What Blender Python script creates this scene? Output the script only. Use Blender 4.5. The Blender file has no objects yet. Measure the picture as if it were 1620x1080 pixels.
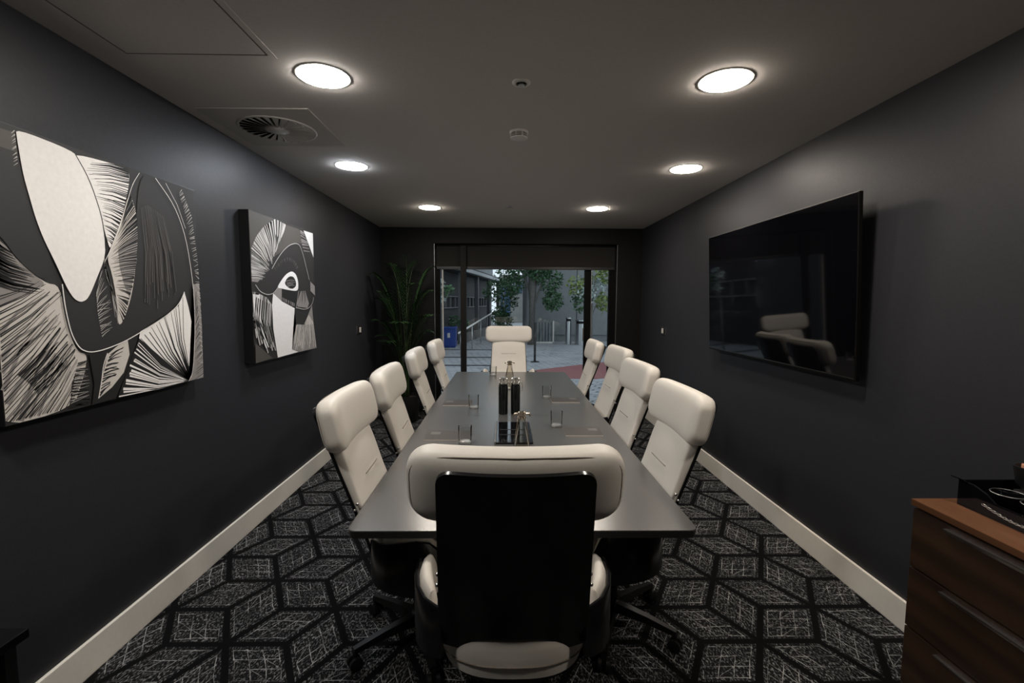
import bpy, bmesh, math, random
from mathutils import Vector, Matrix

# ------------------------------------------------------------------ camera, world, exposure
SC = bpy.context.scene
COL = SC.collection
FPX, PCX, PCY = 745.0, 810.0, 540.0            # focal length and centre in pixels of a 1620x1080 frame
YAW, PITCH, ROLL = math.atan(11 / 745), math.atan(62.5 / 745), math.radians(0.28)
EYE = Vector((0, 0, 1.54))
_f = Vector((math.sin(YAW) * math.cos(PITCH), math.cos(YAW) * math.cos(PITCH), -math.sin(PITCH)))
_r0 = Vector((math.cos(YAW), -math.sin(YAW), 0))
_u0 = _r0.cross(_f)
CR = _r0 * math.cos(ROLL) + _u0 * math.sin(ROLL)
CU = _u0 * math.cos(ROLL) - _r0 * math.sin(ROLL)
CF = _f
cam_data = bpy.data.cameras.new('camera')
cam = bpy.data.objects.new('camera', cam_data)
COL.objects.link(cam)
cam_data.sensor_width = 36.0
cam_data.lens = FPX / 1620 * 36.0
cam_data.clip_start = 0.02
cam.matrix_world = Matrix(((CR.x, CU.x, -CF.x, EYE.x), (CR.y, CU.y, -CF.y, EYE.y), (CR.z, CU.z, -CF.z, EYE.z), (0, 0, 0, 1)))
SC.camera = cam

SKY = (0.54, 0.60, 0.66)
SKY_STRENGTH = 1.9
world = bpy.data.worlds.new('overcast_sky')
SC.world = world
world.use_nodes = True
bg = world.node_tree.nodes['Background']
bg.inputs['Color'].default_value = (*SKY, 1)
bg.inputs['Strength'].default_value = SKY_STRENGTH

LAMP = 130.0                                     # radiance of the round ceiling lights
SC.view_settings.view_transform = 'Standard'
SC.view_settings.look = 'None'
SC.view_settings.gamma = 1.0
SC.view_settings.exposure = 0.0
SC.view_settings.use_curve_mapping = False

# room, metres: camera stands at x=0 y=0
XL, XR, YF, YB, H = -1.715, 1.895, 6.56, -1.6, 2.55
R = random.Random(7)

# ------------------------------------------------------------------ pixel helpers (direction only; depth from a known plane)
def pray(px, py):
    return CF + CR * ((px - PCX) / FPX) + CU * ((PCY - py) / FPX)
def on_x(px, py, x):
    d = pray(px, py); return EYE + d * ((x - EYE.x) / d.x)
def on_y(px, py, y):
    d = pray(px, py); return EYE + d * ((y - EYE.y) / d.y)
def on_z(px, py, z):
    d = pray(px, py); return EYE + d * ((z - EYE.z) / d.z)

# ------------------------------------------------------------------ materials
def mat(name, col, rough=0.5, metal=0.0, spec=0.5, emit=None, estr=0.0, trans=0.0, ior=1.45, coat=0.0, sheen=0.0):
    m = bpy.data.materials.new(name); m.use_nodes = True
    b = m.node_tree.nodes['Principled BSDF']
    b.inputs['Base Color'].default_value = (*col, 1)
    b.inputs['Roughness'].default_value = rough
    b.inputs['Metallic'].default_value = metal
    b.inputs['Specular IOR Level'].default_value = spec
    b.inputs['IOR'].default_value = ior
    b.inputs['Transmission Weight'].default_value = trans
    b.inputs['Coat Weight'].default_value = coat
    b.inputs['Sheen Weight'].default_value = sheen
    if emit:
        b.inputs['Emission Color'].default_value = (*emit, 1); b.inputs['Emission Strength'].default_value = estr
    return m

class NT:
    def __init__(s, m):
        s.t = m.node_tree; s.b = s.t.nodes['Principled BSDF']
    def n(s, typ, **kw):
        x = s.t.nodes.new(typ)
        for k, v in kw.items(): setattr(x, k, v)
        return x
    def l(s, a, b): s.t.links.new(a, b)
    def math(s, op, a, b=None, c=None):
        x = s.n('ShaderNodeMath', operation=op)
        for i, v in enumerate((a, b, c)):
            if v is None: continue
            if isinstance(v, (int, float)): x.inputs[i].default_value = v
            else: s.l(v, x.inputs[i])
        return x.outputs[0]
    def mix(s, f, a, b):
        x = s.n('ShaderNodeMix', data_type='RGBA')
        for sock, v in ((x.inputs[0], f), (x.inputs[6], a), (x.inputs[7], b)):
            if isinstance(v, (int, float)): sock.default_value = v
            elif isinstance(v, tuple): sock.default_value = (*v, 1)
            else: s.l(v, sock)
        return x.outputs[2]
    def noise(s, scale, detail=3, vec=None, rough=0.5):
        x = s.n('ShaderNodeTexNoise'); x.inputs['Scale'].default_value = scale; x.inputs['Detail'].default_value = detail
        x.inputs['Roughness'].default_value = rough
        if vec is not None: s.l(vec, x.inputs['Vector'])
        return x.outputs[0]
    def ramp(s, f, p0, p1):
        x = s.n('ShaderNodeMapRange'); s.l(f, x.inputs[0]); x.inputs[1].default_value = p0; x.inputs[2].default_value = p1
        return x.outputs[0]
    def obj(s, scale=(1, 1, 1)):
        c = s.n('ShaderNodeTexCoord'); m = s.n('ShaderNodeMapping'); m.inputs['Scale'].default_value = scale
        s.l(c.outputs['Object'], m.inputs['Vector']); return m.outputs[0]
    def bump(s, h, strength, dist=0.002):
        x = s.n('ShaderNodeBump'); x.inputs['Strength'].default_value = strength; x.inputs['Distance'].default_value = dist
        s.l(h, x.inputs['Height']); s.l(x.outputs[0], s.b.inputs['Normal'])

def grainy(name, c0, c1, rough, scale, bump=0.1, stretch=(1, 1, 1), spec=0.5, dist=0.001, metal=0.0, coat=0.0):
    m = mat(name, c0, rough, metal, spec, coat=coat); t = NT(m)
    f = t.noise(scale, 5, t.obj(stretch), 0.6)
    t.l(t.mix(t.ramp(f, .3, .7), c0, c1), t.b.inputs['Base Color'])
    if bump: t.bump(f, bump, dist)
    return m

M = {}
M['wall'] = grainy('charcoal_wall_paint', (.0225, .0232, .0275), (.0285, .0292, .034), .48, 90, .06, spec=.28)
M['wall_end'] = grainy('black_wall_paint', (.0035, .0035, .004), (.005, .005, .0055), .6, 90, .05, spec=.3)
M['ceiling'] = grainy('ceiling_paint', (.60, .57, .54), (.64, .61, .58), .9, 60, .04, spec=.2)
M['cream'] = grainy('cream_skirting_paint', (.84, .79, .71), (.88, .83, .75), .4, 40, .02)
M['leather'] = grainy('cream_leather', (.66, .62, .565), (.71, .67, .61), .48, 220, .12, dist=.0006)
M['leather_seam'] = mat('leather_seam', (.20, .17, .14), .7)
M['shell'] = mat('black_gloss_shell', (.006, .006, .007), .22, spec=.5)
M['black'] = mat('black_plastic', (.010, .010, .011), .4)
M['blackmetal'] = mat('black_metal', (.006, .006, .0065), .38, spec=.45)
M['chrome'] = mat('chrome', (.80, .79, .77), .22, 1.0)
M['steel'] = mat('brushed_steel', (.55, .57, .58), .28, 1.0)
M['brass'] = mat('warm_metal', (.50, .44, .36), .25, 1.0)
M['table'] = grainy('grey_table_laminate', (.074, .072, .071), (.082, .080, .078), .25, 130, .03, spec=.6, dist=.0004, coat=.25)
M['table'].node_tree.nodes['Principled BSDF'].inputs['Coat Roughness'].default_value = .30
M['tableedge'] = mat('table_edge_black', (.012, .012, .012), .4)
M['tvscreen'] = mat('tv_glass', (.002, .002, .003), .04, spec=.65)
M['tvbody'] = mat('tv_black', (.003, .003, .003), .5, spec=.2)
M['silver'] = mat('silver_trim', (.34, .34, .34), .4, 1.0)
M['frame'] = mat('window_frame_black', (.003, .003, .0035), .6, spec=.12)
M['postgrey'] = mat('window_post_grey', (.014, .013, .012), .6, spec=.15)
M['blind'] = grainy('roller_blind_cloth', (.014, .0125, .0115), (.018, .016, .015), .9, 300, .1)
M['white_plastic'] = mat('white_plastic', (.62, .60, .57), .45)
M['ceil_metal'] = mat('ceiling_panel_paint', (.52, .50, .47), .7)
M['dark'] = mat('dark_void', (.006, .006, .006), .9)
M['paper'] = mat('menu_card_brown', (.036, .030, .028), .5)
M['paperedge'] = mat('menu_card_edge', (.55, .50, .46), .6)
M['label'] = mat('menu_label', (.11, .105, .10), .5)
M['bottle'] = mat('black_bottle_glass', (.006, .008, .008), .12, spec=.5)
M['pot'] = mat('plant_pot_black', (.012, .012, .012), .45)
M['soil'] = mat('soil', (.02, .014, .01), .9)
M['copper'] = mat('copper_card', (.62, .30, .18), .4)
M['gloss'] = mat('black_acrylic', (.004, .004, .005), .08, spec=.5)
M['handle'] = mat('handle_metal', (.42, .40, .38), .3, 1.0)

def glass(name, tint, rough=0.0, refl=1.0, ior=1.45):
    m = bpy.data.materials.new(name); m.use_nodes = True; t = m.node_tree; t.nodes.clear()
    o = t.nodes.new('ShaderNodeOutputMaterial'); mx = t.nodes.new('ShaderNodeMixShader')
    tr = t.nodes.new('ShaderNodeBsdfTransparent'); gl = t.nodes.new('ShaderNodeBsdfGlossy'); fr = t.nodes.new('ShaderNodeFresnel')
    fr.inputs['IOR'].default_value = ior
    tr.inputs['Color'].default_value = (*tint, 1); gl.inputs['Roughness'].default_value = rough
    gl.inputs['Color'].default_value = (refl, refl, refl, 1)
    t.links.new(fr.outputs[0], mx.inputs[0]); t.links.new(tr.outputs[0], mx.inputs[1]); t.links.new(gl.outputs[0], mx.inputs[2])
    t.links.new(mx.outputs[0], o.inputs[0]); return m
M['pane'] = glass('window_glass', (.90, .93, .93), 0.0, .8)
M['tumbler'] = glass('tumbler_glass', (.96, .965, .965), 0.02, 1.0, 1.2)
M['carafe'] = glass('carafe_glass', (.84, .81, .75), 0.02, 1.0, 1.25)
M['base_glint'] = mat('white_base_glint', (.92, .92, .92), .08, trans=.25, ior=1.5)  # near-white colour stands in for lamp reflections in the glass bases

def wood(name, c0, c1):
    m = mat(name, c0, .42, spec=.4); t = NT(m)
    v = t.obj((22, 1.6, 22)); f = t.noise(3.0, 6, v, .65)
    w = t.n('ShaderNodeTexWave', wave_type='BANDS', bands_direction='Z'); w.inputs['Scale'].default_value = .5
    w.inputs['Distortion'].default_value = 7; w.inputs['Detail'].default_value = 3; t.l(t.obj((6, .7, 6)), w.inputs['Vector'])
    k = t.math('ADD', t.math('MULTIPLY', f, .6), t.math('MULTIPLY', w.outputs[0], .4))
    t.l(t.mix(t.ramp(k, .25, .75), c0, c1), t.b.inputs['Base Color']); t.bump(f, .08, .001); return m
M['walnut'] = wood('walnut_top', (.075, .030, .012), (.135, .058, .026))
M['walnut_dark'] = wood('walnut_drawers', (.022, .012, .008), (.050, .026, .014))

# carpet: every rhombus of the floor has its own uv square
def carpet():
    m = mat('patterned_carpet', (.01, .01, .01), .95, spec=.1); t = NT(m)
    uv = t.n('ShaderNodeUVMap'); uv.uv_map = 'cell'
    s = t.n('ShaderNodeSeparateXYZ'); t.l(uv.outputs[0], s.inputs[0]); u, v = s.outputs[0], s.outputs[1]
    pos = t.obj(); u0, v0 = u, v
    edge = t.math('MINIMUM', t.math('MINIMUM', u, t.math('SUBTRACT', 1, u)), t.math('MINIMUM', v, t.math('SUBTRACT', 1, v)))
    inside = t.ramp(edge, .056, .070)
    wob = t.math('MULTIPLY', t.math('SUBTRACT', t.noise(4.0, 2, pos), .5), .16)
    u = t.math('ADD', u0, wob); v = t.math('SUBTRACT', v0, t.math('MULTIPLY', wob, .8))
    def lines(c, n, w):            # thin lines at equal steps between .14 and .86
        a = t.math('MULTIPLY', t.math('SUBTRACT', c, .14), n / .72)
        d = t.math('ABSOLUTE', t.math('SUBTRACT', t.math('FRACT', t.math('ADD', a, .5)), .5))
        return t.math('LESS_THAN', d, w)
    win = t.math('GREATER_THAN', edge, .125)
    grid = t.math('MAXIMUM', lines(u, 3, .028), lines(v, 3, .028))
    diag = lines(t.math('ADD', t.math('MULTIPLY', t.math('SUBTRACT', u, v), .5), .5), 3, .016)
    ln = t.math('MULTIPLY', t.math('MAXIMUM', grid, t.math('MULTIPLY', diag, .75)), win)
    patch = t.ramp(t.noise(7.5, 3, pos), .42, .58)
    ln = t.math('MULTIPLY', t.math('MULTIPLY', ln, t.math('ADD', t.math('MULTIPLY', patch, .85), .15)), t.math('ADD', t.math('MULTIPLY', t.ramp(t.noise(60, 2, pos), .35, .6), .7), .3))
    spk = t.n('ShaderNodeTexNoise'); spk.inputs['Scale'].default_value = 150; spk.inputs['Detail'].default_value = 2
    t.l(t.obj((1, .42, 1)), spk.inputs['Vector'])
    sp = t.ramp(spk.outputs[0], .52, .66)
    big = t.ramp(t.noise(9, 3, pos), .25, .75)
    sp = t.math('MULTIPLY', sp, t.math('ADD', t.math('MULTIPLY', big, .8), .2))
    base = t.mix(sp, (.008, .008, .009), (.26, .26, .265))
    withl = t.mix(ln, base, (.40, .40, .40))
    col = t.mix(inside, (.0035, .0035, .004), withl)
    t.l(col, t.b.inputs['Base Color'])
    t.bump(spk.outputs[0], .35, .003)
    return m
M['carpet'] = carpet()

# ------------------------------------------------------------------ mesh helpers
def obj(name, bm, m, parent=None, smooth=False, auto=None):
    me = bpy.data.meshes.new(name); bmesh.ops.recalc_face_normals(bm, faces=bm.faces)
    bm.to_mesh(me); bm.free()
    ms = m if isinstance(m, (list, tuple)) else [m]
    for x in ms: me.materials.append(x)
    if smooth:
        for p in me.polygons: p.use_smooth = True
        if auto is not None: me.set_sharp_from_angle(angle=math.radians(auto))
    o = bpy.data.objects.new(name, me); COL.objects.link(o)
    if parent: o.parent = parent
    return o
def empty(name, loc=(0, 0, 0), rz=0.0):
    o = bpy.data.objects.new(name, None); COL.objects.link(o); o.location = loc; o.rotation_euler = (0, 0, rz)
    o.empty_display_size = .1
    return o
def tag(o, label, cat, group=None):
    o['label'] = label; o['category'] = cat
    if group: o['group'] = group
    return o
def struct(o, label=None, cat=None):
    o['kind'] = 'structure'
    if label: o['label'] = label
    if cat: o['category'] = cat
    return o
def box(bm, x0, x1, y0, y1, z0, z1, bev=0.0, seg=2):
    b = bmesh.new(); bmesh.ops.create_cube(b, size=1)
    bmesh.ops.scale(b, vec=(x1 - x0, y1 - y0, z1 - z0), verts=b.verts)
    bmesh.ops.translate(b, vec=((x0 + x1) / 2, (y0 + y1) / 2, (z0 + z1) / 2), verts=b.verts)
    if bev: bmesh.ops.bevel(b, geom=b.edges[:], offset=bev, segments=seg, profile=.7, affect='EDGES')
    merge(bm, b); return bm
def merge(bm, b):
    me = bpy.data.meshes.new('t'); b.to_mesh(me); b.free(); bm.from_mesh(me); bpy.data.meshes.remove(me)
def bx(x0, x1, y0, y1, z0, z1, bev=0.0, seg=2):
    return box(bmesh.new(), x0, x1, y0, y1, z0, z1, bev, seg)
def loft(bm, rows, cap=True, closed=True):
    vs = [[bm.verts.new(p) for p in r] for r in rows]; n = len(rows[0])
    for a, b in zip(vs, vs[1:]):
        for i in range(n if closed else n - 1):
            j = (i + 1) % n
            bm.faces.new((a[i], a[j], b[j], b[i]))
    if cap and closed:
        bm.faces.new(vs[0]); bm.faces.new(list(reversed(vs[-1])))
    return bm
def lathe(bm, prof, cx=0, cy=0, z0=0, n=24, cap=True):
    rows = [[(cx + r * math.cos(2 * math.pi * i / n), cy + r * math.sin(2 * math.pi * i / n), z0 + z) for i in range(n)] for r, z in prof]
    return loft(bm, rows, cap)
def tube(bm, pts, r, n=8, closed=False):
    pts = [Vector(p) for p in pts]; rows = []; up = Vector((0, 0, 1))
    for i, p in enumerate(pts):
        rr = r[i] if isinstance(r, (list, tuple)) else r
        a = pts[(i - 1) % len(pts)] if (closed or i > 0) else p
        b = pts[(i + 1) % len(pts)] if (closed or i < len(pts) - 1) else p
        d = (b - a).normalized(); s = d.cross(up)
        if s.length < 1e-3: s = d.cross(Vector((1, 0, 0)))
        s.normalize(); t = s.cross(d)
        rows.append([p + s * (rr * math.cos(2 * math.pi * k / n)) + t * (rr * math.sin(2 * math.pi * k / n)) for k in range(n)])
    if closed: rows.append(rows[0])
    return loft(bm, rows, cap=not closed)
def prism(bm, poly, z0, z1):
    a = [bm.verts.new((x, y, z0)) for x, y in poly]; b = [bm.verts.new((x, y, z1)) for x, y in poly]
    n = len(poly)
    bm.faces.new(list(reversed(a))); bm.faces.new(b)
    for i in range(n): bm.faces.new((a[i], a[(i + 1) % n], b[(i + 1) % n], b[i]))
    return bm
def rrect(x0, x1, y0, y1, r, n=6):
    p = []
    for cx, cy, a in ((x1 - r, y1 - r, 0), (x0 + r, y1 - r, 90), (x0 + r, y0 + r, 180), (x1 - r, y0 + r, 270)):
        for k in range(n + 1):
            t = math.radians(a + 90 * k / n); p.append((cx + r * math.cos(t), cy + r * math.sin(t)))
    return p
def quad(bm, pts):
    bm.faces.new([bm.verts.new(p) for p in pts]); return bm
def copy_tree(o, parent=None):
    c = o.copy(); COL.objects.link(c); c.parent = parent
    for ch in KIDS(o): copy_tree(ch, c)
    return c
def KIDS(o): return [x for x in list(bpy.data.objects) if x.parent == o]

# ------------------------------------------------------------------ the room
T = .12
def floor():
    bm = bmesh.new(); uvl = bm.loops.layers.uv.new('cell')
    ex, hy = .269, .243; hx = ex / 2
    E, P_, Q_ = Vector((ex, 0)), Vector((hx, hy)), Vector((-hx, hy))
    o = Vector((-1.251, 2.501))
    # degree-six vertices: lattice generated by (1.5 ex, hy) and (0, 2 hy); three rhombi per lattice point
    V1, V2 = Vector((1.5 * ex, hy)), Vector((0, 2 * hy))
    for i in range(-6, 14):
        for j in range(-26, 22):
            c = o + V1 * i + V2 * j
            if not (XL - .6 < c.x < XR + .6 and YB - .6 < c.y < YF + .6): continue
            for a, b in ((E, P_), (-Q_ - E + E, -P_) if False else (Q_, -E), (-P_, -Q_)):
                pts = [c, c + a, c + a + b, c + b]
                f = bm.faces.new([bm.verts.new((p.x, p.y, 0)) for p in pts])
                for l, w in zip(f.loops, ((0, 0), (1, 0), (1, 1), (0, 1))): l[uvl].uv = w
    for co, no in (((XL, 0, 0), (-1, 0, 0)), ((XR, 0, 0), (1, 0, 0)), ((0, YB, 0), (0, -1, 0)), ((0, YF, 0), (0, 1, 0))):
        bmesh.ops.bisect_plane(bm, geom=bm.verts[:] + bm.edges[:] + bm.faces[:], plane_co=co, plane_no=no, clear_outer=True)
    for f in bm.faces:
        if f.normal.z < 0: f.normal_flip()
    me = bpy.data.meshes.new('floor'); bm.to_mesh(me); bm.free(); me.materials.append(M['carpet'])
    fo = bpy.data.objects.new('floor', me); COL.objects.link(fo)
    struct(fo, 'black and grey carpet with a tumbling block pattern', 'carpet')
    sl = obj('subfloor', bx(XL, XR, YB, YF, -.1, -.004), M['dark'], fo)
floor()
struct(obj('wall_left', bx(XL - T, XL, YB - T, YF + T, -.1, H), M['wall']), 'charcoal painted wall carrying two abstract paintings', 'wall')
struct(obj('wall_right', bx(XR, XR + T, YB - T, YF + T, -.1, H), M['wall']), 'charcoal painted wall carrying the television', 'wall')
struct(obj('wall_back', bx(XL, XR, YB - T, YB, -.1, H), M['wall']), 'charcoal wall behind the camera', 'wall')
WX0, WX1, WZ1 = -.975, 1.545, 2.33
bm = bmesh.new(); box(bm, XL, WX0, YF, YF + T, -.1, H); box(bm, WX1, XR, YF, YF + T, -.1, H); box(bm, WX0, WX1, YF, YF + T, WZ1, H)
struct(obj('wall_far', bm, M['wall_end']), 'black end wall around the glazed opening', 'wall')
struct(obj('ceiling', bx(XL - T, XR + T, YB - T, YF + T, H, H + .12), M['ceiling']), 'flat grey white plaster ceiling', 'ceiling')
for nm, x0, x1, lab in (('baseboard_left', XL, XL + .016, 'cream skirting board along the painting wall'), ('baseboard_right', XR - .016, XR, 'cream skirting board along the television wall')):
    struct(obj(nm, bx(x0, x1, YB, YF, 0, .145, .004), M['cream']), lab, 'skirting')

# ------------------------------------------------------------------ glazed opening
def window():
    w = struct(empty('window_1', (0, YF, 0)), 'wide black framed floor length window with sliding panes', 'window')
    y0, y1 = .03, .11
    bm = bmesh.new(); box(bm, WX0, WX0 + .07, y0, y1, 0, WZ1, .004); obj('jamb', bm, M['frame'], w)
    bm = bmesh.new(); box(bm, WX1 - .095, WX1, y0, y1, 0, WZ1, .004); obj('jamb', bm, M['frame'], w)
    obj('head_rail', bx(WX0, WX1, y0, y1, WZ1 - .05, WZ1, .004), M['frame'], w)
    obj('bottom_rail', bx(WX0, WX1, y0, y1, 0, .05, .004), M['frame'], w)
    obj('mullion', bx(1.11, 1.195, y0 + .01, y1, .05, WZ1 - .05, .004), M['frame'], w)
    p = obj('post', bx(-.615, -.535, -.055, -.010, 0, 2.30, .003), M['postgrey'], w)
    obj('trim_strip', bx(WX0 - .003, WX0 + .003, -.006, .03, 0, WZ1 + .004), M['silver'], w)
    obj('trim_strip', bx(WX1 - .003, WX1 + .003, -.006, .03, 0, WZ1 + .004), M['silver'], w)
    obj('trim_strip', bx(WX0 - .012, WX1 + .012, -.012, .03, WZ1, WZ1 + .012), M['frame'], w)
    obj('sash_edge', bx(-.876, -.862, .03, .06, .05, 1.985), M['white_plastic'], w)
    obj('sash_edge', bx(1.197, 1.203, .03, .06, .05, 1.985), M['silver'], w)
    for a, b in ((WX0 + .07, -.575), (-.575, 1.11), (1.195, WX1 - .095)):
        obj('pane', bx(a, b, .074, .080, .05, WZ1 - .05), M['pane'], w)
    obj('handle', bx(1.085, 1.10, .0, .03, 1.0, 1.18, .004), M['chrome'], w)
window()
rb = tag(empty('roller_blind', (0, YF, 0)), 'dark roller blind drawn a little way down the window', 'blind')
obj('blind_cloth', bx(WX0 + .03, WX1 - .03, .012, .016, 2.02, 2.31), M['blind'], rb)
obj('bottom_bar', bx(WX0 + .03, WX1 - .03, .004, .024, 1.985, 2.022, .004), M['black'], rb)
bm = bmesh.new(); tube(bm, [(WX0 + .03, .015, 2.31), (WX1 - .03, .015, 2.31)], .012, 10); obj('roller_tube', bm, M['black'], rb, True)

# ------------------------------------------------------------------ ceiling lights and fittings
def lightmat(name, c):
    return mat(name, (1, 1, 1), .5, emit=c, estr=LAMP)
LM = {'warm': lightmat('lamp_warm', (1.0, .90, .78)), 'cool': lightmat('lamp_cool', (.86, .92, 1.0)), 'neutral': lightmat('lamp_neutral', (1.0, .945, .87))}
def downlight(x, y, kind, label):
    t = tag(empty('ceiling_light', (x, y, H)), label, 'ceiling light', 'round ceiling lights')
    bm = bmesh.new(); n = 48
    prof = [(.111, -.001), (.112, -.003), (.119, -.0028), (.123, 0)]
    rows = [[(r * math.cos(2 * math.pi * i / n), r * math.sin(2 * math.pi * i / n), z) for i in range(n)] for r, z in prof]
    loft(bm, rows, cap=False); obj('bezel', bm, M['white_plastic'], t, True)
    bm = bmesh.new(); lathe(bm, [(.112, -.002), (.108, -.006), (.095, -.010), (.07, -.013), (.035, -.0145), (.004, -.015)], n=n)
    d = obj('diffuser', bm, LM[kind], t, True, 80)
    d['label'] = 'glowing white diffuser'
downlight(-.824, 2.228, 'neutral', 'large glowing round ceiling light above the left chairs, nearest the camera')
downlight(1.0, 2.224, 'warm', 'large glowing round ceiling light on the television side, nearest the camera')
downlight(-1.154, 3.64, 'cool', 'cool white round ceiling light close to the painting wall, past the air diffuser')
downlight(1.363, 3.64, 'warm', 'round ceiling light close to the television wall, middle of its row')
downlight(-.816, 5.186, 'warm', 'small looking round ceiling light by the window, nearer the palm')
downlight(.993, 5.186, 'warm', 'small looking round ceiling light by the window, farther from the palm')

downlight(-1.154, .78, 'neutral', 'round ceiling light over the console table, outside the picture')
downlight(1.363, .78, 'warm', 'round ceiling light over the chest of drawers, outside the picture')

def air_diffuser():
    t = tag(empty('air_diffuser', (-1.34, 2.885, H)), 'square ceiling air diffuser with a swirl of radial slots', 'vent')
    bm = bmesh.new(); box(bm, -.30, .30, -.30, .30, -.0055, 0, .0025, 1); obj('face_plate', bm, M['ceil_metal'], t)
    bm = bmesh.new(); n = 40
    vs = [bm.verts.new((.205 * math.cos(2 * math.pi * i / n), .205 * math.sin(2 * math.pi * i / n), -.0066)) for i in range(n)]
    bm.faces.new(list(reversed(vs))); obj('slot_backing', bm, M['dark'], t)
    bm = bmesh.new(); lathe(bm, [(.072, -.0075), (.07, -.014), (.0, -.016)], n=32, cap=False); obj('hub', bm, M['ceil_metal'], t, True)
    bl = None
    for k in range(26):
        a = 2 * math.pi * k / 26
        if bl is None:
            bm = bmesh.new()   # one twisted blade
            pts = [(.06, -.006), (.20, -.018), (.20, .018), (.06, .006)]
            lo = [bm.verts.new((x, y, -.0075 - (.009 if i in (2, 3) else 0))) for i, (x, y) in enumerate(pts)]
            hi = [bm.verts.new((x, y, -.0068 - (.009 if i in (2, 3) else 0) + .001)) for i, (x, y) in enumerate(pts)]
            bm.faces.new(lo); bm.faces.new(list(reversed(hi)))
            for i in range(4): bm.faces.new((lo[i], lo[(i + 1) % 4], hi[(i + 1) % 4], hi[i]))
            o = bl = obj('blade', bm, M['ceil_metal'], t)
        else:
            o = bl.copy(); COL.objects.link(o); o.parent = t
        o.rotation_euler = (0, 0, a)
    bm = bmesh.new(); rows = [[(r * math.cos(2 * math.pi * i / 40), r * math.sin(2 * math.pi * i / 40), z) for i in range(40)] for r, z in ((.198, -.006), (.2, -.012), (.212, -.011), (.214, -.006))]
    loft(bm, rows, cap=False); obj('rim', bm, M['ceil_metal'], t, True)
air_diffuser()
ah = tag(empty('access_hatch', (-1.272, 1.762, H)), 'flush square access hatch in the ceiling corner above the large painting', 'hatch')
obj('panel', bx(-.282, .282, -.282, .282, -.0014, 0), M['ceiling'], ah)
for a in ((-.315, -.29, -.315, .315), (.29, .315, -.315, .315), (-.29, .29, -.315, -.29), (-.29, .29, .29, .315)):
    obj('frame_side', bx(a[0], a[1], a[2], a[3], -.0014, 0), M['ceiling'], ah)
obj('joint', bx(-.29, .29, -.29, .29, -.0009, .0), mat('hatch_joint', (.16, .15, .14), .9), ah)
sp = tag(empty('sprinkler', (.071, 2.264, H)), 'small round recessed ceiling sprinkler in front of the smoke detector', 'sprinkler')
bm = bmesh.new(); lathe(bm, [(.042, 0), (.042, -.004), (.036, -.009), (.026, -.009), (.025, -.001)], n=32, cap=False); obj('cover_ring', bm, M['white_plastic'], sp, True, 40)
bm = bmesh.new(); lathe(bm, [(.025, -.0015), (.0, -.0015)], n=24, cap=False); obj('cavity', bm, M['dark'], sp)
bm = bmesh.new(); lathe(bm, [(.010, 0), (.010, -.012), (.016, -.014), (.016, -.016), (.0, -.017)], n=20, cap=False); obj('head', bm, M['silver'], sp, True, 40)
sd = tag(empty('smoke_detector', (.078, 2.90, H)), 'round ribbed smoke detector on the ceiling above the table', 'smoke detector')
bm = bmesh.new(); lathe(bm, [(.056, 0), (.056, -.008), (.052, -.014)], n=36, cap=False); obj('base_ring', bm, M['white_plastic'], sd, True, 40)
bm = bmesh.new(); lathe(bm, [(.044, -.010), (.044, -.034)], n=36, cap=False); obj('sensor_core', bm, M['dark'], sd)
for z in (-.018, -.026):
    bm = bmesh.new(); lathe(bm, [(.045, z), (.053, z), (.053, z - .003), (.045, z - .003)], n=36, cap=False); obj('vent_ring', bm, M['white_plastic'], sd, True, 40)
bm = bmesh.new(); lathe(bm, [(.052, -.034), (.050, -.040), (.03, -.047), (0, -.049)], n=36, cap=False); obj('cap', bm, M['white_plastic'], sd, True, 50)
for k in range(8):
    a = 2 * math.pi * k / 8
    bm = bx(-.0015, .0015, .044, .053, -.036, -.010); o = obj('rib', bm, M['white_plastic'], sd); o.rotation_euler = (0, 0, a + .39)
s2 = tag(empty('sprinkler', (.042, 5.12, H)), 'tiny flat sprinkler cover between the two ceiling lights by the window', 'sprinkler')
bm = bmesh.new(); lathe(bm, [(.040, 0), (.040, -.005), (.034, -.008), (0, -.009)], n=28, cap=False); obj('cover_plate', bm, M['silver'], s2, True, 40)

# ------------------------------------------------------------------ wall sockets
def socket(x, y, side, label):
    t = tag(empty('wall_switch', (x, y, 1.205)), label, 'switch', 'chrome switch plates')
    s = side
    obj('plate', bx(min(0, s * .008), max(0, s * .008), -.075, .075, -.045, .045, .002), M['chrome'], t)
    for yy in (-.036, .036):
        obj('rocker', bx(min(s * .007, s * .012), max(s * .007, s * .012), yy - .024, yy + .024, -.03, .03, .002), M['white_plastic'] if yy > 0 else M['black'], t)
socket(XL, 5.53, 1, 'chrome double switch plate on the painting wall near the palm')
socket(XR, 5.58, -1, 'chrome double switch plate on the television wall near the window')

# ------------------------------------------------------------------ television
def television():
    tilt = math.atan(.045 / .972)
    t = tag(empty('television', (1.8025, 3.28, 1.621)), 'large black flat screen television tilted down on the right wall', 'television')
    t.rotation_euler = (0, -tilt, 0)      # +x is the wall side
    W2, H2 = .88, .486
    obj('bezel', bx(0, .022, -W2, W2, -H2, H2, .004), M['tvbody'], t)
    obj('screen', bx(-.0015, .004, -W2 + .005, W2 - .005, -H2 + .016, H2 - .005, .001), M['tvscreen'], t)
    obj('rear_case', bx(.02, .052, -W2 + .12, W2 - .12, -H2 + .05, H2 - .15, .012), M['tvbody'], t)
    obj('top_trim', bx(.004, .020, -W2 + .004, W2 - .004, H2 - .001, H2 + .001), M['handle'], t)
    obj('chin_trim', bx(-.002, .0, -W2 + .01, W2 - .01, -H2 + .012, -H2 + .0135), M['handle'], t)
    br = obj('wall_bracket', bx(.05, .082, -.25, .25, -.10, .10, .004), M['blackmetal'], t)
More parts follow.
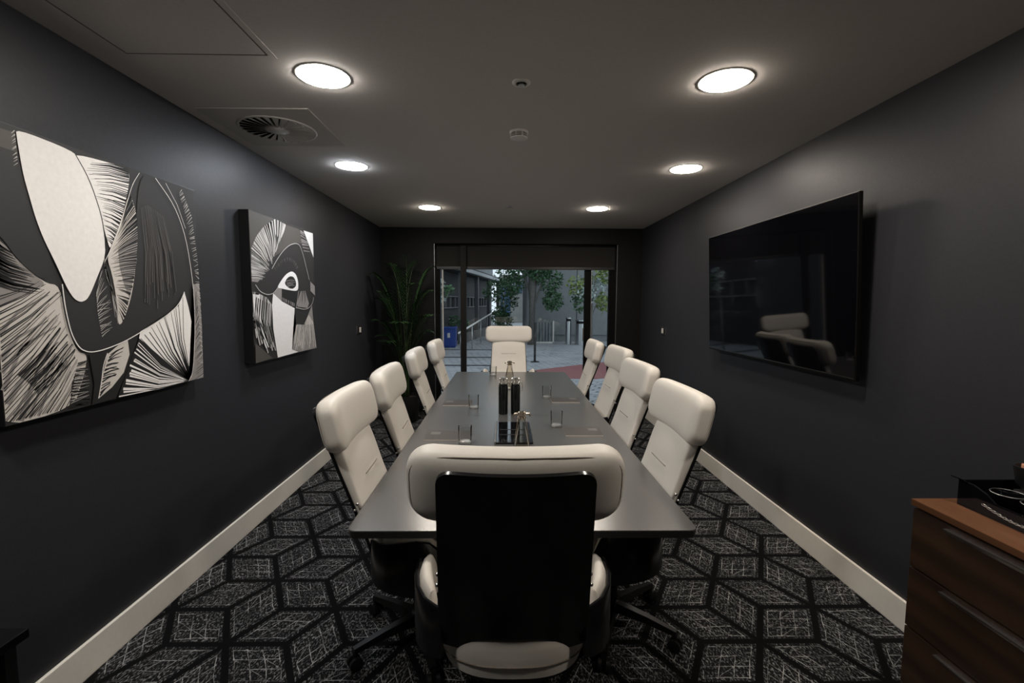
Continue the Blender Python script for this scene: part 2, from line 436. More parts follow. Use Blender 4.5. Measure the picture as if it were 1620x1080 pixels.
television()

# ------------------------------------------------------------------ paintings
def artmat(name, c, rough=.6): return grainy(name, tuple(v * .92 for v in c), c, rough, 60, .05)
A = {'white': artmat('paint_white', (.88, .85, .83)), 'cream': artmat('paint_cream', (.60, .56, .52)), 'dark': artmat('paint_dark', (.020, .019, .020)),
     'black': artmat('paint_black', (.008, .008, .009)), 'grey': artmat('paint_grey', (.10, .092, .088)), 'mid': artmat('paint_mid', (.26, .24, .23)),
     'line': artmat('paint_line', (.50, .48, .46)), 'taupe': artmat('paint_taupe', (.075, .068, .060))}
PX = XL + .065          # front face of both canvases
def painting(y0, y1, z0, z1, label):
    t = tag(empty('painting', (XL, (y0 + y1) / 2, z0)), label, 'painting', 'abstract paintings')
    cy = (y0 + y1) / 2
    obj('canvas_box', bx(.001, .0648, y0 - cy, y1 - cy, 0, z1 - z0, .0015), M['black'], t)
    obj('painted_ground', quad(bmesh.new(), [(.0652, y0 - cy + .002, .002), (.0652, y1 - cy - .002, .002), (.0652, y1 - cy - .002, z1 - z0 - .002), (.0652, y0 - cy + .002, z1 - z0 - .002)]), A['dark'], t)
    t['_b'] = 0
    lay = [1]
    def w2l(p): return (p.y - cy, p.z - z0)
    def clampp(q): return (min(max(q[0], y0 - cy + .003), y1 - cy - .003), min(max(q[1], .003), z1 - z0 - .003))
    def shape(poly, m, conv, name='painted_shape', sm=None):
        x = .0652 + lay[0] * .00025; lay[0] += 1
        pts = [clampp(w2l(on_x(*conv(a, b), PX))) for a, b in (chaikin(poly, True) if (len(poly) >= 10 if sm is None else sm) else poly)]
        bm = bmesh.new(); f = bm.faces.new([bm.verts.new((x, q[0], q[1])) for q in pts])
        if f.normal.x < 0: f.normal_flip()
        bmesh.ops.triangulate(bm, faces=bm.faces[:])
        obj(name, bm, A[m], t)
    def strokes(segs, m, conv, name='brush_strokes'):
        x = .0652 + lay[0] * .00025; lay[0] += 1; bm = bmesh.new()
        for pts, w0, w1 in segs:
            if len(pts) > 3: pts = chaikin(pts, False)
            q = [Vector(clampp(w2l(on_x(*conv(a, b), PX)))) for a, b in pts]
            n = len(q); L = []; Rr = []
            for i, p in enumerate(q):
                d = (q[min(i + 1, n - 1)] - q[max(i - 1, 0)])
                if d.length < 1e-6: d = Vector((1, 0))
                d.normalize(); s = Vector((-d.y, d.x)); f = i / (n - 1); w = (w0 * (1 - f) + w1 * f) / 2
                L.append(bm.verts.new((x, p.x + s.x * w, p.y + s.y * w))); Rr.append(bm.verts.new((x, p.x - s.x * w, p.y - s.y * w)))
            for i in range(n - 1): bm.faces.new((L[i], L[i + 1], Rr[i + 1], Rr[i]))
        o = obj(name, bm, A[m], t); o['kind'] = 'stuff'
    del t['_b']
    return t, shape, strokes
def chaikin(p, closed, it=2):
    for _ in range(it):
        q = [] if closed else [p[0]]
        n = len(p)
        for i in range(n if closed else n - 1):
            a, b = p[i], p[(i + 1) % n]; q += [lerp(a, b, .22), lerp(a, b, .78)]
        if not closed: q.append(p[-1])
        p = q
    return p
def lerp(a, b, f): return (a[0] + (b[0] - a[0]) * f, a[1] + (b[1] - a[1]) * f)
def along(path, f):
    k = f * (len(path) - 1); i = min(int(k), len(path) - 2); return lerp(path[i], path[i + 1], k - i)
def hatch(pa, pb, n, w0, w1, jit=.0, bend=0.0, seed=1, short=.72):
    """n tapered strokes from points on path pa to points on path pb"""
    rr = random.Random(seed); out = []
    for i in range(n):
        f = (i + .5 + rr.uniform(-.5, .5) * .8) / n
        a = along(pa, f); b = along(pb, min(1, max(0, f + rr.uniform(-jit, jit))))
        b = lerp(a, b, rr.uniform(short, 1.0)); m = lerp(a, b, .5)
        m = (m[0] + (b[1] - a[1]) * bend, m[1] - (b[0] - a[0]) * bend)
        out.append(([a, m, b], w0 * rr.uniform(.5, 1.3), w1 * rr.uniform(.5, 1.2)))
    return out
def large_painting():
    t, S, K = painting(1.55, 2.575, 1.12, 2.12, 'large abstract painting with a white leaf form, nearest the camera')
    c = lambda a, b: (a / 2.16, 190 + b / 2.16)
    # lower left brushed field
    S([(-60, 380), (20, 430), (60, 480), (150, 555), (205, 565), (225, 690), (262, 792), (300, 800), (285, 880), (250, 985), (-30, 1060), (-60, 700)], 'cream', c)
    S([(-60, 380), (20, 430), (60, 480), (150, 555), (100, 590), (0, 640), (-60, 640)], 'mid', c)
    K(hatch([(-30, 700), (-20, 900), (60, 1030), (150, 1005)], [(150, 570), (215, 620), (235, 730), (270, 800)], 9, .020, .004, .25, .06, 33), 'mid', c)
    K(hatch([(-10, 600), (0, 740), (8, 870), (20, 1035), (110, 1012), (235, 985)], [(140, 548), (205, 575), (222, 650), (240, 740), (262, 790), (292, 850)], 56, .0040, .0016, .03, -.03, 3), 'black', c)
    K(hatch([(60, 870), (100, 900), (130, 940)], [(215, 690), (245, 745), (265, 800)], 18, .0050, .0050, .10, -.03, 34, .5), 'black', c)
    K(hatch([(-40, 560), (-40, 480), (-30, 400)], [(160, 600), (120, 540), (40, 450)], 30, .0085, .001, .05, -.03, 4), 'black', c)
    K(hatch([(235, 985), (245, 900), (265, 830)], [(310, 970), (308, 900), (300, 820)], 26, .006, .003, .08, .0, 5), 'black', c)
    K(hatch([(240, 975), (250, 900), (262, 840)], [(308, 950), (305, 890), (298, 830)], 14, .003, .001, .08, .0, 6), 'line', c)
    # bowl of dark with its thin outline
    S([(205, 560), (240, 600), (300, 620), (345, 500), (460, 470), (470, 190), (530, 190), (600, 290), (640, 420), (640, 560), (605, 632), (560, 672), (480, 722), (420, 757), (350, 785), (300, 795), (265, 782), (236, 730), (215, 640)], 'dark', c)
    # upper left dark with bristles
    S([(-60, -10), (48, 28), (62, 120), (95, 260), (140, 400), (185, 500), (150, 555), (60, 480), (0, 395), (-60, 360)], 'dark', c)
    S([(-60, 10), (48, 42), (56, 110), (-60, 70)], 'taupe', c)
    K(hatch([(58, 150), (46, 30)], [(42, 160), (34, 40)], 10, .004, .001, 0, 0, 7), 'line', c)
    # cream feather right of the white leaf
    S([(246, 112), (435, 163), (441, 205), (425, 285), (410, 345), (380, 425), (372, 440), (355, 380), (340, 318), (322, 258), (300, 200), (272, 145)], 'white', c)
    K(hatch([(436, 165), (440, 215), (425, 290), (405, 360), (380, 425)], [(262, 130), (300, 195), (325, 262), (342, 325), (362, 410)], 44, .006, .001, .03, -.05, 8), 'black', c)
    # second feather
    S([(440, 240), (466, 330), (467, 440), (450, 590), (418, 690), (400, 702), (394, 600), (378, 520), (362, 470), (380, 425), (410, 345)], 'cream', c)
    S([(400, 440), (466, 380), (464, 480), (440, 610), (420, 560), (405, 500)], 'mid', c)
    K(hatch([(442, 250), (467, 340), (467, 450), (452, 560), (418, 690)], [(412, 350), (385, 430), (372, 480), (390, 560), (398, 640)], 60, .007, .001, .03, -.03, 9), 'black', c)
    K(hatch([(352, 470), (356, 500), (362, 540)], [(395, 700), (405, 690), (412, 660)], 16, .004, .001, .1, .02, 10), 'line', c)
    K(hatch([(325, 590), (330, 660), (345, 740)], [(345, 500), (380, 640), (380, 720)], 22, .003, .001, .1, .03, 11), 'line', c)
    # grey fan in the bowl
    K(hatch([(476, 300), (500, 290), (530, 310), (556, 330)], [(488, 640), (530, 650), (575, 625), (605, 590)], 26, .0015, .005, .05, .03, 12), 'grey', c)
    # white leaf
    S([(48, 28), (245, 105), (272, 142), (300, 200), (325, 265), (341, 320), (352, 380), (356, 440), (350, 482), (330, 530), (306, 590), (291, 614), (270, 622), (248, 610), (225, 575), (182, 482), (142, 402), (115, 330), (95, 260), (75, 190), (62, 120), (52, 60)], 'white', c, 'white_leaf')
    K([([(246, 105), (300, 200), (341, 320), (354, 400), (356, 440)], .004, .005)], 'black', c)
    # lower dark strip and little leaf
    S([(300, 800), (350, 787), (420, 757), (470, 725), (450, 800), (420, 880), (390, 950), (310, 975), (318, 900)], 'black', c)
    S([(432, 752), (438, 800), (418, 862), (378, 912), (330, 952), (345, 870), (362, 800), (400, 768)], 'cream', c)
    K(hatch([(335, 945), (350, 860), (372, 800)], [(372, 905), (405, 850), (420, 770)], 16, .006, .004, .1, .05, 13), 'black', c)
    K([([(332, 950), (342, 890), (347, 840), (362, 795)], .003, .003)], 'white', c)
    # lower right fan
    S([(625, 585), (606, 634), (560, 674), (474, 722), (470, 745), (640, 892), (656, 860), (652, 700), (640, 640)], 'white', c)
    K(hatch([(642, 892), (648, 880)], [(470, 745), (625, 590)], 13, .010, .004, .0, .04, 14, .95), 'black', c)
    S([(470, 745), (640, 892), (395, 950), (420, 880), (445, 810)], 'black', c)
    K(hatch([(640, 890), (642, 892)], [(468, 748), (395, 948)], 15, .002, .010, .0, .08, 15, .93), 'white', c)
    # right margin
    S([(655, 560), (662, 700), (655, 862), (640, 893), (690, 880), (685, 700), (675, 560)], 'mid', c)
    K(hatch([(615, 235), (650, 330), (670, 480), (682, 640), (690, 870)], [(605, 250), (632, 350), (655, 480), (668, 620), (668, 890)], 60, .004, .0015, .02, .0, 16), 'line', c)
    K(hatch([(665, 580), (690, 870)], [(658, 620), (662, 890)], 26, .004, .002, .02, .0, 17), 'black', c)
    K([([(525, 198), (590, 290), (630, 400), (655, 560), (662, 700), (655, 860), (640, 890)], .003, .003), ([(560, 215), (600, 290), (628, 370)], .002, .002), ([(470, 180), (445, 220), (425, 290), (400, 370), (372, 440), (350, 485)], .002, .002),
       ([(205, 560), (215, 640), (236, 730), (265, 781), (300, 794), (350, 784), (420, 756), (480, 721), (560, 671), (605, 631), (625, 588)], .004, .004)], 'white', c)
large_painting()
def small_painting():
    t, S, K = painting(3.105, 4.12, 1.125, 2.125, 'square abstract painting with a white eye shape, farther along the wall')
    c = lambda a, b: (370 + a / 4.0, 320 + b / 4.0)
    S([(92, 45), (262, 102), (190, 150), (140, 210), (112, 290), (95, 300)], 'taupe', c)
    K(hatch([(110, 290), (140, 215), (190, 150), (262, 104), (330, 142)], [(235, 420), (240, 400), (248, 370), (255, 340), (262, 320)], 26, .016, .004, .02, .04, 21), 'cream', c)
    K(hatch([(110, 300), (108, 400), (112, 490)], [(235, 420), (220, 440), (190, 490)], 18, .010, .003, .02, .03, 22), 'line', c)
    S([(112, 480), (170, 480), (150, 505), (112, 500)], 'mid', c)
    S([(332, 143), (412, 170), (432, 262), (400, 255), (350, 272), (300, 312), (252, 345)], 'taupe', c)
    S([(440, 178), (500, 197), (504, 350), (470, 260)], 'white', c)
    K(hatch([(416, 170), (420, 200), (428, 260), (440, 310)], [(442, 180), (460, 230), (478, 270), (495, 320)], 9, .014, .008, .02, 0, 23), 'mid', c)
    K(hatch([(250, 420), (300, 365), (345, 345), (385, 370), (405, 410)], [(258, 440), (306, 385), (345, 372), (375, 390), (392, 430)], 20, .008, .003, .0, 0, 24), 'grey', c)
    S([(270, 540), (300, 490), (330, 452), (365, 434), (392, 455), (406, 505), (405, 562), (350, 556), (300, 545)], 'white', c, 'white_eye', True)
    S([(318, 515), (330, 485), (352, 466), (375, 470), (390, 497), (392, 530), (370, 548), (345, 542)], 'black', c, 'dark_pupil', True)
    K(hatch([(325, 495), (340, 535)], [(385, 490), (388, 530)], 4, .006, .004, 0, .1, 25), 'mid', c)
    S([(275, 540), (300, 548), (300, 628), (270, 600), (248, 582)], 'mid', c)
    S([(300, 560), (300, 545), (350, 556), (392, 562), (390, 640), (385, 668), (300, 625)], 'black', c)
    K(hatch([(300, 600), (385, 640)], [(300, 628), (385, 668)], 12, .010, .006, 0, 0, 26), 'mid', c)
    S([(245, 575), (300, 626), (382, 670), (372, 800), (366, 930), (405, 946), (275, 982), (246, 800), (238, 650)], 'white', c, 'white_column')
    S([(420, 562), (450, 560), (472, 640), (462, 668), (400, 660), (395, 640)], 'mid', c)
    K(hatch([(425, 562), (452, 562)], [(400, 655), (470, 640)], 8, .006, .004, 0, 0, 27), 'black', c)
    S([(480, 500), (510, 530), (515, 590), (480, 560)], 'mid', c)
    S([(395, 770), (440, 775), (470, 700), (490, 650), (500, 760), (520, 920), (410, 946), (368, 930), (376, 850)], 'mid', c)
    K(hatch([(390, 775), (440, 775), (470, 710), (498, 760)], [(372, 930), (410, 940), (460, 935), (518, 915)], 30, .012, .008, .02, 0, 28), 'cream', c)
    K(hatch([(395, 780), (495, 770)], [(385, 900), (505, 880)], 14, .006, .003, .05, 0, 29), 'dark', c)
    K(hatch([(116, 565), (150, 575), (200, 600), (238, 650)], [(130, 880), (180, 930), (225, 970), (268, 980)], 18, .020, .014, .01, -.08, 30), 'line', c)
    K(hatch([(120, 580), (150, 585)], [(190, 930), (245, 985)], 4, .022, .012, .0, -.08, 31), 'white', c)
    K(hatch([(135, 600), (220, 640)], [(160, 900), (250, 970)], 10, .012, .010, .02, -.08, 32), 'black', c)
    S([(130, 890), (240, 985), (130, 1020)], 'taupe', c)
    K([([(235, 420), (262, 370), (300, 312), (345, 270), (385, 258), (412, 268), (436, 340), (455, 420), (472, 490)], .005, .005), ([(130, 520), (160, 565), (205, 585), (240, 578), (258, 560), (275, 535)], .005, .005),
       ([(405, 560), (398, 610), (388, 668)], .005, .005), ([(388, 665), (440, 678), (470, 668), (492, 640), (500, 600)], .005, .004)], 'line', c)
small_painting()

# ------------------------------------------------------------------ table
TX0, TX1, TY0, TY1, TZ = -.553, .687, 1.592, 5.36, .74
def table():
    t = tag(empty('conference_table', ((TX0 + TX1) / 2, (TY0 + TY1) / 2, 0)), 'long dark grey conference table running towards the window', 'table')
    W2, L2 = (TX1 - TX0) / 2, (TY1 - TY0) / 2
    bm = bmesh.new(); prism(bm, rrect(-W2, W2, -L2, L2, .03), TZ - .004, TZ)
    bmesh.ops.bevel(bm, geom=[e for e in bm.edges if all(v.co.z > TZ - .001 for v in e.verts)], offset=.0015, segments=2, affect='EDGES')
    obj('tabletop', bm, M['table'], t)
    bm = bmesh.new(); prism(bm, rrect(-W2 + .001, W2 - .001, -L2 + .001, L2 - .001, .03), TZ - .028, TZ - .0041)
    obj('edge_band', bm, M['tableedge'], t)
    for y in (-L2 + .62, L2 - .62):
        bm = bmesh.new()
        rows = [[(-a, y - b, z), (a, y - b, z), (a, y + b, z), (-a, y + b, z)] for a, b, z in ((.07, .26, .02), (.07, .26, .06), (.08, .30, TZ - .10), (.10, .32, TZ - .028))]
        loft(bm, rows); obj('pedestal', bm, M['blackmetal'], t)
        obj('foot_plate', bx(-.085, .085, y - .32, y + .32, 0, .02, .004), M['blackmetal'], t)
    obj('stretcher', bx(-.04, .04, -L2 + .80, L2 - .80, .30, .42, .004), M['blackmetal'], t)
table()

# ------------------------------------------------------------------ chairs
def sup(c, e): return math.copysign(abs(c) ** e, c)
def make_chair(lift=0.0):
    lean, hl = math.radians(20.8), math.radians(12.8)      # recline of the back, of the headrest
    U = Vector((0, -math.sin(lean), math.cos(lean))); N = Vector((0, math.cos(lean), math.sin(lean))); B = Vector((0, -.076, .50))
    HU = Vector((0, -math.sin(hl), math.cos(hl))); HN = Vector((0, math.cos(hl), math.sin(hl))); HC = Vector((0, -.256, 1.053))
    L = Vector((0, 0, lift))
    def P(x, s, n): return Vector((x, 0, 0)) + B + U * s + N * n + L
    def Q(x, s, n): return Vector((x, 0, 0)) + HC + HU * s + HN * n + L
    t = empty('conference_chair')
    # headrest: loft along x
    hh, ht, hw = .211 / 2, .100 / 2, .294
    rows = []; nx, nc = 37, 32
    for i in range(nx):
        a = math.pi * i / (nx - 1); x = -hw * math.cos(a)
        r = .075; d = max(0, abs(x) - (hw - r)) / r; k = math.sqrt(max(0.0, 1 - d * d))
        h = hh - r * .80 * (1 - k); th = ht * (.34 + .66 * k)
        crown = .002 * (1 - (x / hw) ** 2)
        row = []
        for j in range(nc):
            q = 2 * math.pi * j / nc
            s = (h + (crown if math.sin(q) > 0 else 0)) * sup(math.sin(q), .52); n = th * sup(math.cos(q), .58)
            row.append(Q(x, s - .006, n + .030 * (x / hw) ** 2))
        rows.append(row)
    bm = bmesh.new(); loft(bm, rows); hr = obj('headrest', bm, M['leather'], t, True)
    loop = []
    for i in range(48):
        a = 2 * math.pi * i / 48; x = (hw - .010) * sup(math.cos(a), .42); s = (hh * .955) * sup(math.sin(a), .5)
        loop.append(Q(x, s - .004, -ht * .66 + .030 * (x / hw) ** 2))
    bm = bmesh.new(); tube(bm, loop, .0019, 5, True); obj('piping', bm, M['leather_seam'], hr, True)
    # back cushion: loft along s
    s0, s1 = -.055, .512
    rows = []; ns, nc = 46, 44
    for i in range(ns):
        f = i / (ns - 1); s = s0 + (s1 - s0) * f
        w = .228 + (.210 - .228) * f; q_ = max(0, min(1, (s - .24) / .20)); th = .0215 + .0085 * q_ * q_ * (3 - 2 * q_)
        r = .024; d = max(0, r - min(s - s0, s1 - s)) / r; k = math.sqrt(max(0, 1 - d * d)); w -= r * .9 * (1 - k); th -= .018 * (1 - k)
        row = []
        for j in range(nc):
            q = 2 * math.pi * j / nc; x = w * sup(math.cos(q), .34); n = th * sup(math.sin(q), .40)
            bulge = 0
            if math.sin(q) > 0:
                bulge = (.003 + .009 * q_) * max(0, 1 - (x / (w * .97)) ** 2) * math.sin(math.pi * min(1, f * 1.02)) ** .7
                g = max(0, 1 - (abs(x) / .105) ** 4)
                if s < .312: bulge += .005 * g * math.exp(-((.312 - s) / .03) ** 2)
                elif s < .33: bulge -= .003 * g
            row.append(P(x, s, .006 + th * .3 + n + bulge + .012 * ((x / .22) ** 2 - 1) * (0 if math.sin(q) > 0 else 1)))
        rows.append(row)
    bm = bmesh.new(); loft(bm, rows); bc = obj('back_cushion', bm, M['leather'], t, True, 60)
    bm = bmesh.new(); tube(bm, [P(x, .316, .041 + .005 * (1 - (x / .2) ** 2)) for x in [-.095 + .019 * k for k in range(11)]], .0020, 5); obj('lumbar_seam', bm, M['leather_seam'], bc, True)
    # black back shell, bowed backwards in the middle
    rows = []
    sb, st = -.038, .660
    for i in range(28):
        f = 1 - (1 - i / 27) ** 1.7; s = sb + (st - sb) * f; w = .236 + (.206 - .236) * f
        r = .040; d = max(0, r - (st - s)) / r; w -= r * (1 - math.sqrt(max(0, 1 - d * d)))
        row = []; m = 14
        def sh(x, n): return P(x, s - .026 * (1 - f) * (1 - (x / w) ** 2), -.028 + .022 * (x / .226) ** 2 + n - .004 * f ** 3)
        for j in range(m + 1): row.append(sh(-w + 2 * w * j / m, -.004))
        for j in range(m, -1, -1): row.append(sh(-w + 2 * w * j / m, .008))
        rows.append(row)
    bm = bmesh.new(); loft(bm, rows); obj('back_shell', bm, M['shell'], t, True, 50)
    # seat: plan outline lofted in z
    def outline(k, grow=0.0):
        o = []; n = 56
        for i in range(n):
            a = 2 * math.pi * i / n; cx, sx = math.cos(a), math.sin(a)
            x = (.245 + grow) * sup(cx, .55 if sx > 0 else .72)
            y = (.18 + grow) * sup(sx, .45) if sx > 0 else (.205 + grow) * sup(sx, .84)
            o.append((x * k, .09 + y * k))
        return o
    def zr(x, y): return .030 * max(0, min(1, (.05 - y) / .14)) ** 1.5
    rows = []
    for k, z in ((.90, .362), (.965, .367), (1.0, .392), (1.0, .430), (.985, .451), (.94, .463), (.80, .469), (.5, .472), (.15, .472)):
        rows.append([Vector((x, y, z + (zr(x, y) if z > .37 else 0))) + L for x, y in outline(k)])
    bm = bmesh.new(); loft(bm, rows); seat = obj('seat_cushion', bm, M['leather'], t, True, 50)
    bm = bmesh.new(); tube(bm, [Vector((x, y, .392 + .6 * zr(x, y))) + L for x, y in outline(1.003)], .0022, 5, True); obj('seat_piping', bm, M['leather_seam'], seat, True)
    rows = [[Vector((x, y, z)) + L for x, y in outline(k)] for k, z in ((.70, .325), (.84, .332), (.90, .345), (.90, .356))]
    bm = bmesh.new(); loft(bm, rows); obj('seat_pan', bm, M['shell'], t, True, 50)
    # arms: black outer band wrapping round from the back, cream inner pad
    for sg in (-1, 1):
        path = [(.226, -.100, .432, .590), (.250, -.090, .425, .597), (.290, -.060, .42, .603), (.322, -.005, .415, .612), (.336, .05, .41, .622), (.338, .10, .405, .628), (.336, .15, .40, .622), (.330, .19, .40, .59), (.322, .215, .40, .53)]
        def band(i):
            x, y, z0, z1 = path[i]; a = path[max(0, i - 1)]; b = path[min(len(path) - 1, i + 1)]
            d = Vector((b[0] - a[0], b[1] - a[1], 0)).normalized(); return Vector((x, y, 0)), Vector((-d.y, d.x, 0)), z0, z1
        rows = []
        for i in range(len(path)):
            o, nrm, z0, z1 = band(i); th = .016; Z = lambda z: Vector((0, 0, z))
            pts = [o + Z(z0), o + nrm * th + Z(z0), o + nrm * th + Z(z1 - .006), o + nrm * th * .7 + Z(z1), o + nrm * th * .3 + Z(z1), o + Z(z1 - .006)]
            rows.append([Vector((p.x * sg, p.y, p.z)) + L for p in pts])
        bm = bmesh.new(); loft(bm, rows); arm = obj('armrest', bm, M['shell'], t, True, 40)
        rows = []
        for i in range(2, len(path)):
            o, nrm, z0, z1 = band(i); e = {2: .45, 3: 1.0, 4: 1.0, 5: .8, 6: .5, 7: .3, 8: .2}[i]
            c = o + nrm * .040; top = z1 + .026 * e; bot = .455; zc = (top + bot) / 2; hz = (top - bot) / 2; ww = .026 * (.4 + .6 * e)
            row = []
            for j in range(16):
                q = 2 * math.pi * j / 16; p = c + nrm * (ww * sup(math.cos(q), .75)) + Vector((0, 0, zc + hz * sup(math.sin(q), .7)))
                row.append(Vector((p.x * sg, p.y, p.z)) + L)
            rows.append(row)
        bm = bmesh.new(); loft(bm, rows); obj('arm_pad', bm, M['leather'], arm, True, 70)
        for ds in (0, .020):
            bm = bmesh.new(); c = P(sg * .224, .225 + ds, -.004 + ds)
            rows = [[c + Vector((sg * dx, r * math.cos(2 * math.pi * i / 10), r * math.sin(2 * math.pi * i / 10))) for i in range(10)] for r, dx in ((.006, 0), (.006, .006), (.003, .009))]
            loft(bm, rows); obj('bolt', bm, M['chrome'], t, True)
    # underframe
    CY = .06
    bm = bmesh.new(); box(bm, -.09, .09, CY - .11, CY + .10, .285 + lift, .330 + lift, .01); obj('tilt_mechanism', bm, M['blackmetal'], t)
    bm = bmesh.new(); lathe(bm, [(.030, .09), (.030, .20), (.022, .205), (.022, .29 + lift)], 0, CY, n=16); obj('gas_column', bm, M['blackmetal'], t, True, 40)
    bm = bmesh.new(); lathe(bm, [(.045, .075), (.048, .10), (.040, .125), (.03, .13)], 0, CY, n=20); obj('base_hub', bm, M['blackmetal'], t, True, 40)
    leg0 = cas0 = None
    for k in range(5):
        a = 2 * math.pi * k / 5 + math.pi / 2
        if leg0 is None:
            bm = bmesh.new()
            loft(bm, [[Vector((x, -w, z - h)), Vector((x, w, z - h)), Vector((x, w * .7, z + h)), Vector((x, -w * .7, z + h))] for x, w, z, h in ((.03, .026, .105, .020), (.18, .021, .098, .015), (.31, .016, .082, .010))])
            leg0 = leg = obj('base_leg', bm, M['blackmetal'], t)
            bm = bmesh.new()
            for yy in (-.017, .017):
                rows = [[Vector((.305 + r * math.cos(2 * math.pi * i / 18), yy + dy, .028 + r * math.sin(2 * math.pi * i / 18))) for i in range(18)] for r, dy in ((.022, -.009), (.028, -.007), (.028, .007), (.022, .009))]
                loft(bm, rows)
            box(bm, .296, .312, -.009, .009, .03, .078)
            cas0 = cas = obj('caster', bm, M['black'], leg, True, 40)
        else:
            leg = leg0.copy(); COL.objects.link(leg); leg.parent = t
            cas = cas0.copy(); COL.objects.link(cas); cas.parent = leg
        leg.location = (0, CY, 0); leg.rotation_euler = (0, 0, a)
    return t
G = 'cream conference chairs around the table'
chairs = [(-.445, 2.055, -88.2, 'cream leather chair on the painting side of the table, nearest the camera'),
          (-.447, 2.775, -87.2, 'cream leather chair on the painting side, second from the camera'),
          (-.479, 3.825, -86.9, 'cream leather chair on the painting side, third from the camera'),
          (-.447, 4.683, -88.7, 'cream leather chair on the painting side, last before the window'),
          (.572, 2.140, 90.5, 'cream leather chair on the television side of the table, nearest the camera'),
          (.635, 3.033, 91.4, 'cream leather chair on the television side, second from the camera'),
          (.752, 4.06, 92.0, 'cream leather chair on the television side, third and pulled out a little'),
          (.665, 4.75, 88.7, 'cream leather chair on the television side, last before the window'),
          (.030, 1.484, 0.0, 'cream chair in the foreground with its black back shell to the camera')]
proto = make_chair()
for i, (x, y, a, lab) in enumerate(chairs):
    c = proto if i == 0 else copy_tree(proto)
    c.location = (x, y, 0); c.rotation_euler = (0, 0, math.radians(a)); tag(c, lab, 'chair', G)
far = make_chair(.078); far.location = (.047, 5.78, 0); far.rotation_euler = (0, 0, math.pi)
tag(far, 'cream chair at the head of the table, facing the camera before the window', 'chair', G)

# ------------------------------------------------------------------ things on the table
def card(x0, x1, y0, y1, side, label):
    cx, cy = (x0 + x1) / 2, (y0 + y1) / 2
    t = tag(empty('menu_card', (cx, cy, TZ)), label, 'card', 'brown cards on the table')
    w, d = (x1 - x0) / 2, (y1 - y0) / 2
    obj('pages', bx(-w + .001, w - .001, -d - .001, d - .001, .0002, .0065), M['paperedge'], t)
    obj('cover', bx(-w, w, -d, d, .0065, .0075, .0004), M['paper'], t)
    lx = -w * .62 if side < 0 else w * .62
    obj('printed_label', bx(lx - .028, lx + .028, d * .1, d * .1 + .055, .0075, .0077), M['label'], t)
card(-.468, -.20, 2.665, 2.86, -1, 'brown card on the painting side beside the nearest tumbler')
card(-.48, -.262, 3.578, 3.76, -1, 'brown card on the painting side, farther from the camera')
card(.375, .602, 3.70, 3.88, 1, 'brown card on the television side, farther from the camera')
card(.365, .593, 2.757, 2.94, 1, 'brown card on the television side, nearer the camera')
def tumbler(x, y, label):
    t = tag(empty('tumbler', (x, y, TZ)), label, 'glass', 'water tumblers on the table')
    bm = bmesh.new(); lathe(bm, [(.034, .0005), (.036, .003), (.039, .10), (.0375, .10), (.0345, .016)], n=28, cap=False); obj('glass_wall', bm, M['tumbler'], t, True, 50)
    bm = bmesh.new(); lathe(bm, [(.0335, .0006), (.0343, .006), (.0343, .013), (.030, .0155)], n=28); obj('glass_base', bm, M['base_glint'], t, True, 50)
tumbler(-.225, 2.62, 'clear tumbler on the painting side of the table, nearest the camera')
tumbler(-.236, 3.515, 'clear tumbler on the painting side of the table, second from the camera')
tumbler(.334, 2.985, 'clear tumbler on the television side of the table, nearest the camera')
tumbler(.352, 3.90, 'clear tumbler on the television side of the table, second from the camera')
tumbler(-.13, 5.10, 'clear tumbler standing by the far end of the table')
def bottle(x, y, label):
    t = tag(empty('bottle', (x, y, TZ)), label, 'bottle', 'black bottles')
    bm = bmesh.new(); lathe(bm, [(.030, .0005), (.033, .004), (.034, .19), (.032, .208), (.027, .218), (.026, .224)], n=28); obj('bottle_body', bm, M['bottle'], t, True, 50)
    bm = bmesh.new(); lathe(bm, [(.030, .218), (.034, .220), (.034, .232), (.030, .234), (.024, .235), (.024, .250), (.033, .251), (.034, .258), (.028, .262)], n=28); obj('cap', bm, M['chrome'], t, True, 40)
    bm = bmesh.new(); tube(bm, [(.034, 0, .24), (.046, 0, .225), (.050, 0, .19), (.046, 0, .165)], .0025, 6); obj('bail_wire', bm, M['chrome'], t, True)
bottle(-.012, 3.33, 'black bottle with chrome cap, the one nearer the painting wall')
bottle(.076, 3.33, 'black bottle with chrome cap, the one nearer the television wall')
def carafe(x, y, label):
    t = tag(empty('carafe', (x, y, TZ)), label, 'carafe', 'glass carafes')
    bm = bmesh.new(); lathe(bm, [(.040, .0005), (.046, .006), (.045, .05), (.036, .12), (.024, .17), (.017, .205), (.016, .225)], n=28, cap=False); obj('glass_body', bm, M['carafe'], t, True, 60)
    bm = bmesh.new(); lathe(bm, [(.041, .0008), (.043, .010), (.030, .012)], n=28); obj('glass_base', bm, M['base_glint'], t, True, 60)
    bm = bmesh.new(); lathe(bm, [(.018, .222), (.022, .226), (.022, .234), (.014, .238), (.014, .246), (.02, .248), (.02, .256), (.012, .26)], n=24); obj('stopper', bm, M['brass'], t, True, 40)
    bm = bmesh.new(); tube(bm, [(-.042, 0, .236), (-.036, 0, .247), (.036, 0, .247), (.042, 0, .236)], .006, 8); obj('stopper_bar', bm, M['brass'], t, True)
    bm = bmesh.new()
    for s in (-1, 1): tube(bm, [(s * .020, -.004, .232), (s * .024, -.006, .19), (s * .034, -.006, .13)], .002, 6)
    obj('bail_wire', bm, M['brass'], t, True)
carafe(.085, 2.30, 'clear glass carafe with metal stopper just beyond the foreground chair')
carafe(.043, 4.30, 'clear glass carafe with metal stopper in front of the far chair')
pm = tag(empty('power_flap', (.056, 2.83, TZ)), 'black flush power flap with bright metal strip as edge highlight in the table centre', 'power socket')
